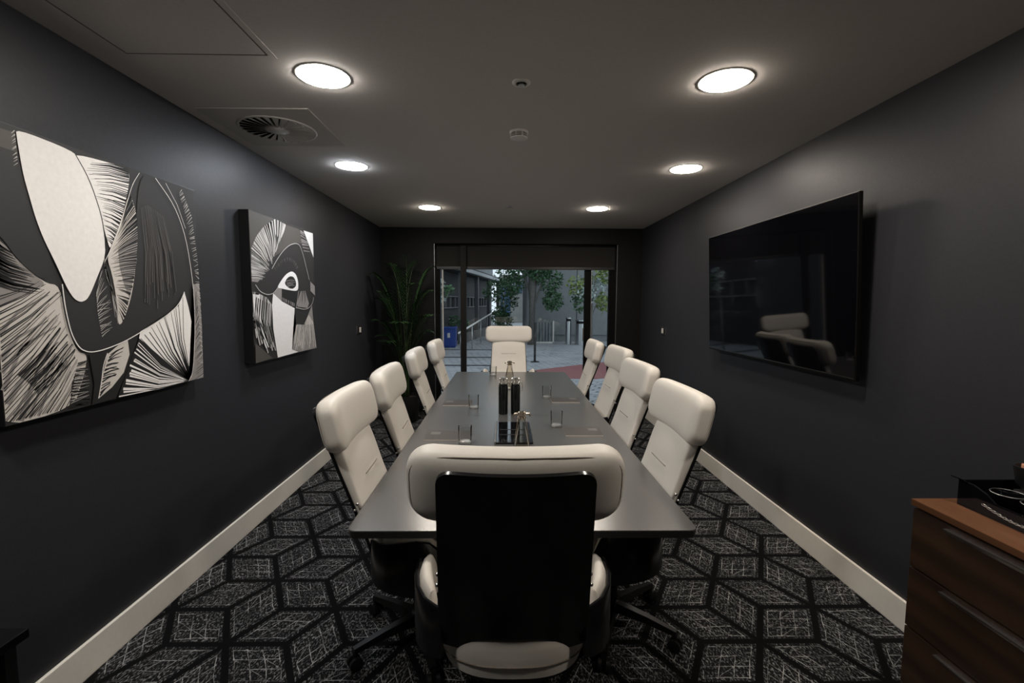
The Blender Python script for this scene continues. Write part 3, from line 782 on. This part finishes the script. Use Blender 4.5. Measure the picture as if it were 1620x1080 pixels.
obj('lid', bx(-.105, .105, -.23, .23, .0002, .010, .002), M['gloss'], pm)
obj('edge_highlight', bx(-.115, -.105, -.235, .235, .0002, .014, .001), M['silver'], pm)  # silver strip stands in for the highlight along the lid's left edge
for y in (-.07, .04):
    obj('slot', bx(-.085, .11, y - .006, y + .006, .0095, .0105), M['dark'], pm)

# ------------------------------------------------------------------ chest of drawers with trays (right foreground)
def chest():
    X0, X1, Y0, Y1, ZT = 1.40, 1.875, .50, 1.541, .876
    t = tag(empty('drawer_chest', (X0, Y1, 0)), 'dark walnut chest of drawers against the television wall', 'cabinet')
    w, d = X1 - X0, Y1 - Y0
    obj('top_board', bx(-.004, w, -d, .004, ZT - .022, ZT, .002), M['walnut'], t)
    obj('body', bx(.020, w, -d, 0, .05, ZT - .0225), M['walnut_dark'], t)
    obj('plinth', bx(.05, w, -d + .01, -.01, 0, .05), M['black'], t)
    zs = [.848, .640, .425, .215, .055]
    for a, b in zip(zs, zs[1:]):
        dr = obj('drawer', bx(0, .0195, -d + .003, -.003, b + .004, a - .002, .0015), M['walnut_dark'], t)
        bm = bmesh.new(); y0, y1 = -d + .13, -.125; z = a - .016
        rows = [[(0, y, z - .016), (-.002, y, z - .016), (-.012, y, z - .003), (-.012, y, z), (0, y, z)] for y in (y0, y1)]
        loft(bm, rows); hd = obj('handle', bm, M['handle'], dr); hd['label'] = 'slim metal edge pull'
    return ZT
ZT = chest()
tr = tag(empty('organiser_tray', (1.66, 1.28, ZT)), 'glossy black organiser tray on the chest of drawers', 'tray')
bm = bmesh.new()
for a in ((-.15, .15, -.28, .22, .0, .006), (.143, .15, -.28, .22, .006, .085), (-.143, .143, .213, .22, .006, .085), (-.143, .143, -.28, -.273, .006, .085)): box(bm, *a, .001)
obj('tray_body', bm, M['gloss'], tr)
bm = bmesh.new(); prof = [(.22, .006), (.22, .085), (.17, .083), (.13, .070), (.10, .050), (-.16, .050), (-.20, .083), (-.28, .085), (-.28, .006)]
loft(bm, [[(x, y, z) for y, z in prof] for x in (-.15, -.143)]); obj('front_panel', bm, M['gloss'], tr)
bm = bmesh.new(); loft(bm, [[(-.15, y, .084), (-.172, y + .004, .094), (-.172, y + .004, .097), (-.146, y, .088)] for y in (.19, .222)]); obj('corner_lip', bm, M['gloss'], tr)
for i, (x, y) in enumerate(((-.085, .125), (-.085, .035), (-.085, -.055))):
    cu = tag(empty('cup', (1.66 + x, 1.28 + y, ZT + .0062)), ['black cup in the organiser tray, front row, closest to the window end', 'black cup in the organiser tray, front row, middle', 'black cup in the organiser tray, front row, closest to the camera'][i], 'cup', 'black cups in the organiser tray')
    bm = bmesh.new(); lathe(bm, [(.028, 0), (.03, .003), (.042, .068), (.040, .068), (.028, .006), (.0, .005)], n=28, cap=False); obj('cup_body', bm, M['gloss'], cu, True, 50)
    bm = bmesh.new(); rows = [[((.041 + .0016 * math.cos(b)) * math.cos(2 * math.pi * k / 28), (.041 + .0016 * math.cos(b)) * math.sin(2 * math.pi * k / 28), .069 + .0016 * math.sin(b)) for k in range(28)] for b in (0, 1.57, 3.14, 4.71, 6.28)]
    loft(bm, rows, cap=False); obj('rim', bm, M['silver'], cu, True)
bm = bmesh.new()
for k in range(26):
    f = k / 25; p = Vector((1.505, 1.41 - .20 * f, ZT + .036 - .016 * math.sin(math.pi * f)))
    tube(bm, [p + Vector((.0035 * math.sin(q) if k % 2 else 0, -.0065 * math.cos(q), 0 if k % 2 else .0030 * math.sin(q))) for q in [2 * math.pi * j / 8 for j in range(8)]], .0009, 5, True)
tag(obj('chain', bm, M['chrome']), 'small bright chain hanging along the front of the organiser tray', 'chain')
bcs = tag(empty('flat_case', (1.70, 1.24, ZT + .0062)), 'flat black case standing in the tray under the rounded box', 'case')
obj('case_body', bx(-.070, .070, -.20, .20, 0, .058, .006), M['black'], bcs); obj('case_lid', bx(-.071, .071, -.201, .201, .0585, .070, .004), M['black'], bcs)
dish = tag(empty('rounded_box', (1.70, 1.27, ZT + .0764)), 'black rounded open box with a copper lining on the chest of drawers', 'box')
def ring(a, b, c, d, r, z): return [(x, y, z) for x, y in rrect(a, b, c, d, r, 5)]
bm = bmesh.new(); loft(bm, [ring(-.060, .060, -.17, .17, .03, .0), ring(-.068, .068, -.19, .19, .036, .02), ring(-.074, .074, -.20, .20, .04, .075), ring(-.068, .068, -.194, .194, .034, .075), ring(-.060, .060, -.18, .18, .03, .012)]); obj('box_body', bm, M['black'], dish, True, 40)
obj('lining_card', bx(-.048, .048, -.16, .175, .062, .082, .004), M['copper'], dish)

# ------------------------------------------------------------------ console table, left foreground
cs = tag(empty('console_table', (-1.5, .74, 0)), 'black console table against the painting wall, only its corner in view', 'table')
obj('top', bx(XL + .02 + 1.5, .20, -.50, .498, .620, .645, .003), M['gloss'], cs)
for x in (-.17, .17):
    for y in (-.47, .46): obj('leg', bx(x - .015, x + .015, y - .015, y + .015, 0, .62), M['blackmetal'], cs)
obj('apron', bx(-.15, .15, -.45, .44, .56, .62), M['blackmetal'], cs)

# ------------------------------------------------------------------ palm
def palm():
    t = tag(empty('potted_palm', (-1.27, 6.02, 0)), 'tall dark green potted palm in the far corner by the window', 'plant')
    leaf = grainy('palm_leaf', (.010, .034, .009), (.020, .058, .014), .5, 30, .05)
    stem = mat('palm_stem', (.018, .034, .008), .5)
    bm = bmesh.new(); lathe(bm, [(.13, 0), (.14, .01), (.175, .34), (.165, .34), (.16, .30)], n=28, cap=False); obj('pot', bm, M['pot'], t, True, 40)
    bm = bmesh.new(); lathe(bm, [(.163, .30), (.0, .31)], n=24, cap=False); obj('soil', bm, M['soil'], t)
    rr = random.Random(5)
    specs = [  # azimuth deg, height of tip, reach, start height
        (100, 2.14, .16, .9), (60, 2.10, .30, .9), (150, 2.05, .30, .8), (200, 1.92, .36, .8), (20, 2.02, .34, .9), (265, 2.0, .34, .9), (300, 1.8, .42, .8), (235, 1.7, .44, .6),
        (170, 1.62, .36, .5), (345, 1.72, .38, .6), (120, 1.75, .28, .6), (210, 1.35, .42, .4), (330, 1.42, .40, .4), (280, 1.35, .48, .4), (185, 1.15, .34, .35), (250, 1.10, .46, .35), (0, 1.2, .34, .4)]
    for az, zt, reach, zs in specs:
        a = math.radians(az); d = Vector((math.cos(a), math.sin(a), 0))
        if d.x < 0: reach = min(reach, .36)
        if d.y > 0: reach = min(reach, .36)
        base = Vector((rr.uniform(-.05, .05), rr.uniform(-.05, .05), .3)); pts = []
        n = 16
        for i in range(n + 1):
            f = i / n
            out = reach * (f ** 2.0); z = .3 + (zt - .3) * (1 - (1 - f) ** 1.55) - .10 * max(0, f - .8) * reach / .2
            pts.append(base + d * out + Vector((0, 0, z - .3)))
        bm = bmesh.new(); tube(bm, pts, [.010 * (1 - .8 * i / n) for i in range(n + 1)], 6)
        fr = obj('frond', bm, stem, t, True)
        bm = bmesh.new()
        for i in range(26):
            f = .42 + .58 * i / 25; k = f * n; j = min(int(k), n - 1); p = pts[j].lerp(pts[j + 1], k - j)
            tan = (pts[min(j + 1, n)] - pts[j]).normalized(); side = tan.cross(Vector((0, 0, 1)))
            if side.length < .05: side = Vector((-d.y, d.x, 0))
            side.normalize()
            ln = .27 * math.sin(math.pi * (.18 + .74 * (f - .42) / .58)) * rr.uniform(.8, 1.1)
            for sg in (-1, 1):
                dirv = (side * sg * .72 + tan * .75 + Vector((0, 0, -.05))).normalized()
                wv = dirv.cross(Vector((0, 0, 1))).normalized() * .0085
                tip = p + dirv * ln + Vector((0, 0, -.20 * ln)); mid = p + dirv * ln * .5
                # keep the leaflets inside the room corner
                for q in (tip, mid):
                    q.x = max(q.x, XL + 1.27 + .02); q.y = min(q.y, YF - 6.02 - .03)
                v = [bm.verts.new(q) for q in (p, mid + wv, tip, mid - wv)]
                bm.faces.new((v[0], v[1], v[3])); bm.faces.new((v[1], v[2], v[3]))
        lf = obj('leaflets', bm, leaf, fr); lf['kind'] = 'stuff'
palm()

# ------------------------------------------------------------------ the courtyard outside
def outside():
    pav = mat('courtyard_paving', (.2, .2, .2), .8); t = NT(pav)
    br = t.n('ShaderNodeTexBrick'); br.inputs['Scale'].default_value = 1.0; br.inputs['Brick Width'].default_value = .26; br.inputs['Row Height'].default_value = .13
    br.inputs['Mortar Size'].default_value = .02; br.inputs['Color1'].default_value = (.24, .245, .26, 1); br.inputs['Color2'].default_value = (.44, .45, .47, 1); br.inputs['Mortar'].default_value = (.08, .08, .09, 1)
    mp = t.n('ShaderNodeMapping'); mp.inputs['Rotation'].default_value = (0, 0, .6); tc = t.n('ShaderNodeTexCoord'); t.l(tc.outputs['Object'], mp.inputs[0]); t.l(mp.outputs[0], br.inputs['Vector'])
    t.l(t.mix(t.ramp(t.noise(.9, 4, tc.outputs['Object']), .3, .7), br.outputs[0], (.34, .345, .36)), t.b.inputs['Base Color'])
    struct(obj('courtyard_ground', bx(-14, 16, YF + T, 60, -.12, -.02), pav), 'pale paved courtyard beyond the glass', 'paving')
    red = grainy('red_paving', (.20, .075, .075), (.26, .10, .10), .85, 30, .1)
    bm = bmesh.new(); prism(bm, [(.28, 9.9), (.74, 10.75), (1.5, 11.35), (2.6, 12.2), (3.6, 12.4), (3.4, 10.2), (1.75, 9.45), (1.0, 9.62)], -.02, -.012)
    struct(obj('red_paving', bm, red), 'strip of dull red paving before the window', 'paving')
    stripe_mat = mat('paving_stripe', (.05, .05, .055), .8)  # colour of the dark stripes laid across the paving
    for i, (y, x1) in enumerate(((15.2, .4), (13.1, .2), (11.4, .0))):
        struct(obj('paving_stripe', bx(-6, x1, y, y + .16, -.02, -.010), stripe_mat), 'dark stripe across the paving, ' + ('farthest', 'middle', 'nearest')[i] + ' of three', 'drain')
    # right: grey building
    gw = grainy('grey_cladding', (.17, .18, .185), (.20, .21, .215), .7, 4, .0)
    b = tag(empty('grey_building', (5, 18.7, 0)), 'plain dark grey clad building across the courtyard', 'building')
    obj('wall', bx(-4.2, 8, .0, 3, -.05, 9), gw, b)
    for i in range(6):
        obj('cladding_panel', bx(-4.15 + i * 2.0, -2.20 + i * 2.0, -.05, 0, .25, 3.05), gw, b)
        obj('cladding_panel', bx(-4.15 + i * 2.0, -2.20 + i * 2.0, -.05, 0, 3.09, 6.0), gw, b)
    w = obj('window', bx(-1.42, -1.02, -.08, -.05, 2.05, 2.62), mat('pale_window_frame', (.30, .32, .33), .5), b)
    obj('pane', bx(-1.38, -1.06, -.09, -.08, 2.09, 2.58), mat('pale_window_glass', (.22, .27, .30), .1), w)
    # stone building and sky gap far behind
    st = grainy('pale_stone', (.24, .24, .23), (.30, .30, .28), .8, 3, .0)
    b2 = tag(empty('stone_building', (.55, 36, 0)), 'pale stone building far down the street', 'building')
    obj('wall', bx(-1.0, 1.2, 0, 4, 0, 3.6), st, b2)
    for i in range(3): obj('window', bx(-.85 + .6 * i, -.45 + .6 * i, -.05, 0, 2.2, 3.0), mat('far_window_%d' % i, (.10, .14, .2), .1), b2)
    # left: dark canopied frontage, turned 8 degrees
    fr = tag(empty('dark_frontage', (-2.45, 12.0, 0), -math.radians(8)), 'dark canopied shop frontage receding along the left of the courtyard', 'building')
    dk = grainy('dark_frontage_wall', (.030, .028, .030), (.042, .040, .042), .7, 6, 0)
    tr = mat('frontage_trim', (.20, .20, .21), .6); col = mat('frontage_column', (.12, .12, .125), .6)
    obj('wall', bx(-5, -.42, 0, 15, 0, 2.62), dk, fr)
    cn = obj('canopy', bx(-5, .15, 0, 15, 2.62, 2.86), dk, fr); obj('canopy_edge', bx(.15, .19, 0, 15, 2.66, 2.80), mat('canopy_edge', (.42, .43, .45), .5), cn)
    obj('upper_storey', bx(-5, -.35, 0, 15, 2.86, 6.5), grainy('upper_render', (.20, .21, .23), (.28, .29, .31), .7, 3, 0), fr)
    for i in range(5): obj('column', bx(-.10, .06, 2.7 + i * 3.0, 2.88 + i * 3.0, 0, 2.62), col, fr)
    for z in (1.30, 1.72): obj('rail', bx(-.40, -.33, 0, 15, z, z + .035), tr, fr)
    for i in range(22): obj('fin', bx(-.43, -.36, .3 + i * .66, .38 + i * .66, 1.33, 1.72), col, fr)
    obj('low_wall', bx(-.02, .12, 6.2, 15, 0, .32), mat('low_wall_stone', (.16, .155, .15), .8), fr)
    # handrail climbing beside the frontage
    hr = tag(empty('handrail', (-1.3, 13.2, 0), -math.radians(4.5)), 'white handrail on slim posts running away beside the frontage', 'railing')
    bm = bmesh.new(); tube(bm, [(0, 0, .66), (0, 12, 1.16)], .030, 8); obj('top_rail', bm, M['white_plastic'], hr, True)
    for i in range(6):
        bm = bmesh.new(); y = .3 + i * 2.2; tube(bm, [(0, y, -.02), (0, y, .66 + y / 12 * .5)], .018, 8); obj('post', bm, M['steel'], hr, True)
    # blue bin with lid
    bl = mat('blue_plastic', (.025, .06, .26), .45)
    bb = tag(empty('blue_bin', (-1.90, 16.2, -.02)), 'blue bin with a white sticker standing outside on the left', 'bin')
    bm = bmesh.new(); loft(bm, [[(-a, -a, z), (a, -a, z), (a, a, z), (-a, a, z)] for a, z in ((.19, .0), (.215, .05), (.225, .64))]); obj('bin_body', bm, bl, bb)
    obj('lid', bx(-.24, .24, -.25, .24, .64, .70, .015), bl, bb); obj('sticker', bx(-.06, .03, -.226, -.218, .34, .50), M['white_plastic'], bb)
    # black post
    bp = tag(empty('barrier_post', (.78, 12.24, -.02)), 'slim black barrier post standing on the paving outside', 'post')
    bm = bmesh.new(); lathe(bm, [(.030, 0), (.030, 1.0), (.02, 1.03)], n=14); obj('shaft', bm, M['black'], bp, True, 40)
    bm = bmesh.new(); lathe(bm, [(.12, 0), (.12, .012), (.03, .03)], n=20); obj('foot', bm, M['black'], bp, True, 40)
    # steel bins
    for x, y, r, h, lab in ((2.80, 17.3, .22, .92, 'wide brushed steel cylinder bin outside on the right'), (2.36, 17.5, .11, 1.0, 'narrow brushed steel cylinder beside the wide steel bin')):
        c = tag(empty('steel_bin', (x, y, -.02)), lab, 'bin')
        bm = bmesh.new(); lathe(bm, [(r, .0), (r, h - .14)], n=24); obj('bin_body', bm, M['steel'], c, True, 50)
        bm = bmesh.new(); lathe(bm, [(r * .8, h - .14), (r * .8, h - .05)], n=24); obj('opening', bm, M['dark'], c, True, 50)
        bm = bmesh.new(); lathe(bm, [(r, h - .05), (r, h - .01), (r * .8, h)], n=24); obj('hood', bm, M['steel'], c, True, 50)
    # ribbed metal screen
    sc = tag(empty('ribbed_screen', (1.45, 17.9, -.02)), 'low ribbed metal screen in a pale frame before the grey building', 'screen')
    rib_a, rib_b = mat('rib_grey', (.16, .19, .21), .4), mat('rib_dark', (.04, .05, .055), .4)
    for i in range(12): obj('rib', bx(-.34 + i * .058, -.305 + i * .058, 0, .03, .06, .80), (rib_a, rib_b)[i % 2], sc)
    obj('bottom_rail', bx(-.38, .40, -.02, .04, .0, .05), M['white_plastic'], sc); obj('end_post', bx(.37, .41, -.02, .04, .0, .85), M['white_plastic'], sc)
    # white pole and blue banner
    wp = tag(empty('lamp_pole', (-.06, 21.0, -.02)), 'thin white pole standing behind the far chair outside', 'pole')
    bm = bmesh.new(); lathe(bm, [(.035, 0), (.030, 2.1)], n=10); obj('shaft', bm, M['white_plastic'], wp, True)
    bm = bmesh.new(); lathe(bm, [(.09, 0), (.09, .02), (.035, .05)], n=14); obj('foot', bm, M['white_plastic'], wp, True)
    bn = tag(empty('blue_banner', (.02, 27.6, -.02)), 'tall pale blue banner at the end of the frontage', 'banner')
    obj('cloth', bx(-.28, .28, -.01, .01, .7, 2.35), grainy('banner_cloth', (.10, .20, .42), (.22, .34, .55), .7, 5, 0), bn)
    for x in (-.29, .29): obj('pole', bx(x - .02, x + .02, -.02, .02, 0, 2.4), M['silver'], bn)
    # trees and shrubs
    def leafmat(n, a, b): return grainy(n, a, b, .6, 3, 0)
    greens = [leafmat('leaf_dark', (.030, .075, .035), (.065, .14, .06)), leafmat('leaf_yellow', (.12, .17, .04), (.20, .26, .08)), leafmat('leaf_pale', (.26, .32, .30), (.42, .48, .46))]
    bark = grainy('bark', (.13, .12, .105), (.19, .18, .165), .9, 12, .3)
    def tree(name, x, y, r0, h, clumps, n, ls, mi, label, cat='tree', seed=1):
        rr = random.Random(seed)
        t = tag(empty(name, (x, y, -.02)), label, cat)
        bm = bmesh.new(); tube(bm, [(0, 0, 0), (.01, 0, h * .5), (0, .01, h)], [r0, r0 * .85, r0 * .6], 10); obj('trunk', bm, bark, t, True)
        bm = bmesh.new()
        for cx, cy, cz, _ in clumps: tube(bm, [(0, 0, min(h, cz) * .8), (cx * .6, cy * .6, (cz + h * .8) / 2), (cx, cy, cz)], [r0 * .35, r0 * .2, .008], 5)
        obj('branches', bm, bark, t, True)
        for q, (cx, cy, cz, cr) in enumerate(clumps):
            bm = bmesh.new()
            for i in range(n):
                v = Vector((rr.gauss(0, 1), rr.gauss(0, 1), rr.gauss(0, 1))).normalized() * cr * rr.uniform(.25, 1) ** .6
                p = Vector((cx, cy, cz)) + v; a = Vector((rr.gauss(0, 1), rr.gauss(0, 1), rr.gauss(0, .6))).normalized(); b = a.cross(Vector((rr.gauss(0, 1), rr.gauss(0, 1), rr.gauss(0, 1)))).normalized()
                s = ls * rr.uniform(.6, 1.2)
                quad(bm, [p - a * s, p + b * s * .45, p + a * s, p - b * s * .45])
            o = obj('foliage', bm, greens[mi[q % len(mi)]], t); o['kind'] = 'stuff'
    tree('courtyard_tree', .98, 17.3, .17, 4.2, [(-.5, -.2, 2.9, .55), (.3, -.3, 3.0, .6), (-.7, .1, 2.2, .45), (.65, -.1, 2.3, .5), (.2, -.4, 2.7, .45), (.75, -.2, 1.6, .40), (-.2, .1, 3.6, .8)], 420, .075, [0, 0, 0, 0, 0, 0], 'thick trunked tree with dark foliage before the grey building', seed=3)
    tree('young_tree', 2.02, 11.0, .03, 2.2, [(-.32, .1, 1.95, .28), (-.15, -.1, 1.75, .25), (-.28, .0, 1.55, .25), (.12, .1, 1.85, .3), (.28, .0, 1.55, .25), (.1, -.1, 2.3, .3), (.34, .1, 2.2, .25)], 130, .065, [1, 2, 0, 2, 1, 1, 1], 'young tree with yellow green leaves just outside on the right', seed=4)
    tree('pale_leaf_shrub', -1.62, 11.4, .025, 1.5, [(.02, 0, 1.95, .18), (.15, .1, 1.78, .16), (.05, 0, 1.62, .14), (.28, .0, 1.85, .12)], 40, .06, [2, 0], 'pale leaved shrub outside beyond the left jamb', 'shrub', 6)
    tree('street_tree', .12, 28.6, .05, 2.6, [(-.2, 0, 2.7, .4), (.3, 0, 2.4, .35), (0, 0, 2.1, .3)], 110, .08, [0, 2], 'small street tree in front of the blue banner', seed=8)
    tree('hedge_plant', -.24, 19.3, .05, 1.2, [(-.2, 0, 2.0, .5), (.35, 0, 1.6, .5), (.3, 0, 2.6, .6), (.0, 0, 1.0, .4), (.2, 0, .8, .4)], 320, .075, [0, 0, 0], 'dense climbing greenery beside the thick trunked tree', 'shrub', 9)
    tree('planter_shrub', -1.72, 17.3, .03, .6, [(-.15, 0, .85, .25), (.2, 0, .8, .22)], 120, .06, [0], 'low green shrub behind the blue bin', 'shrub', 10)
outside()
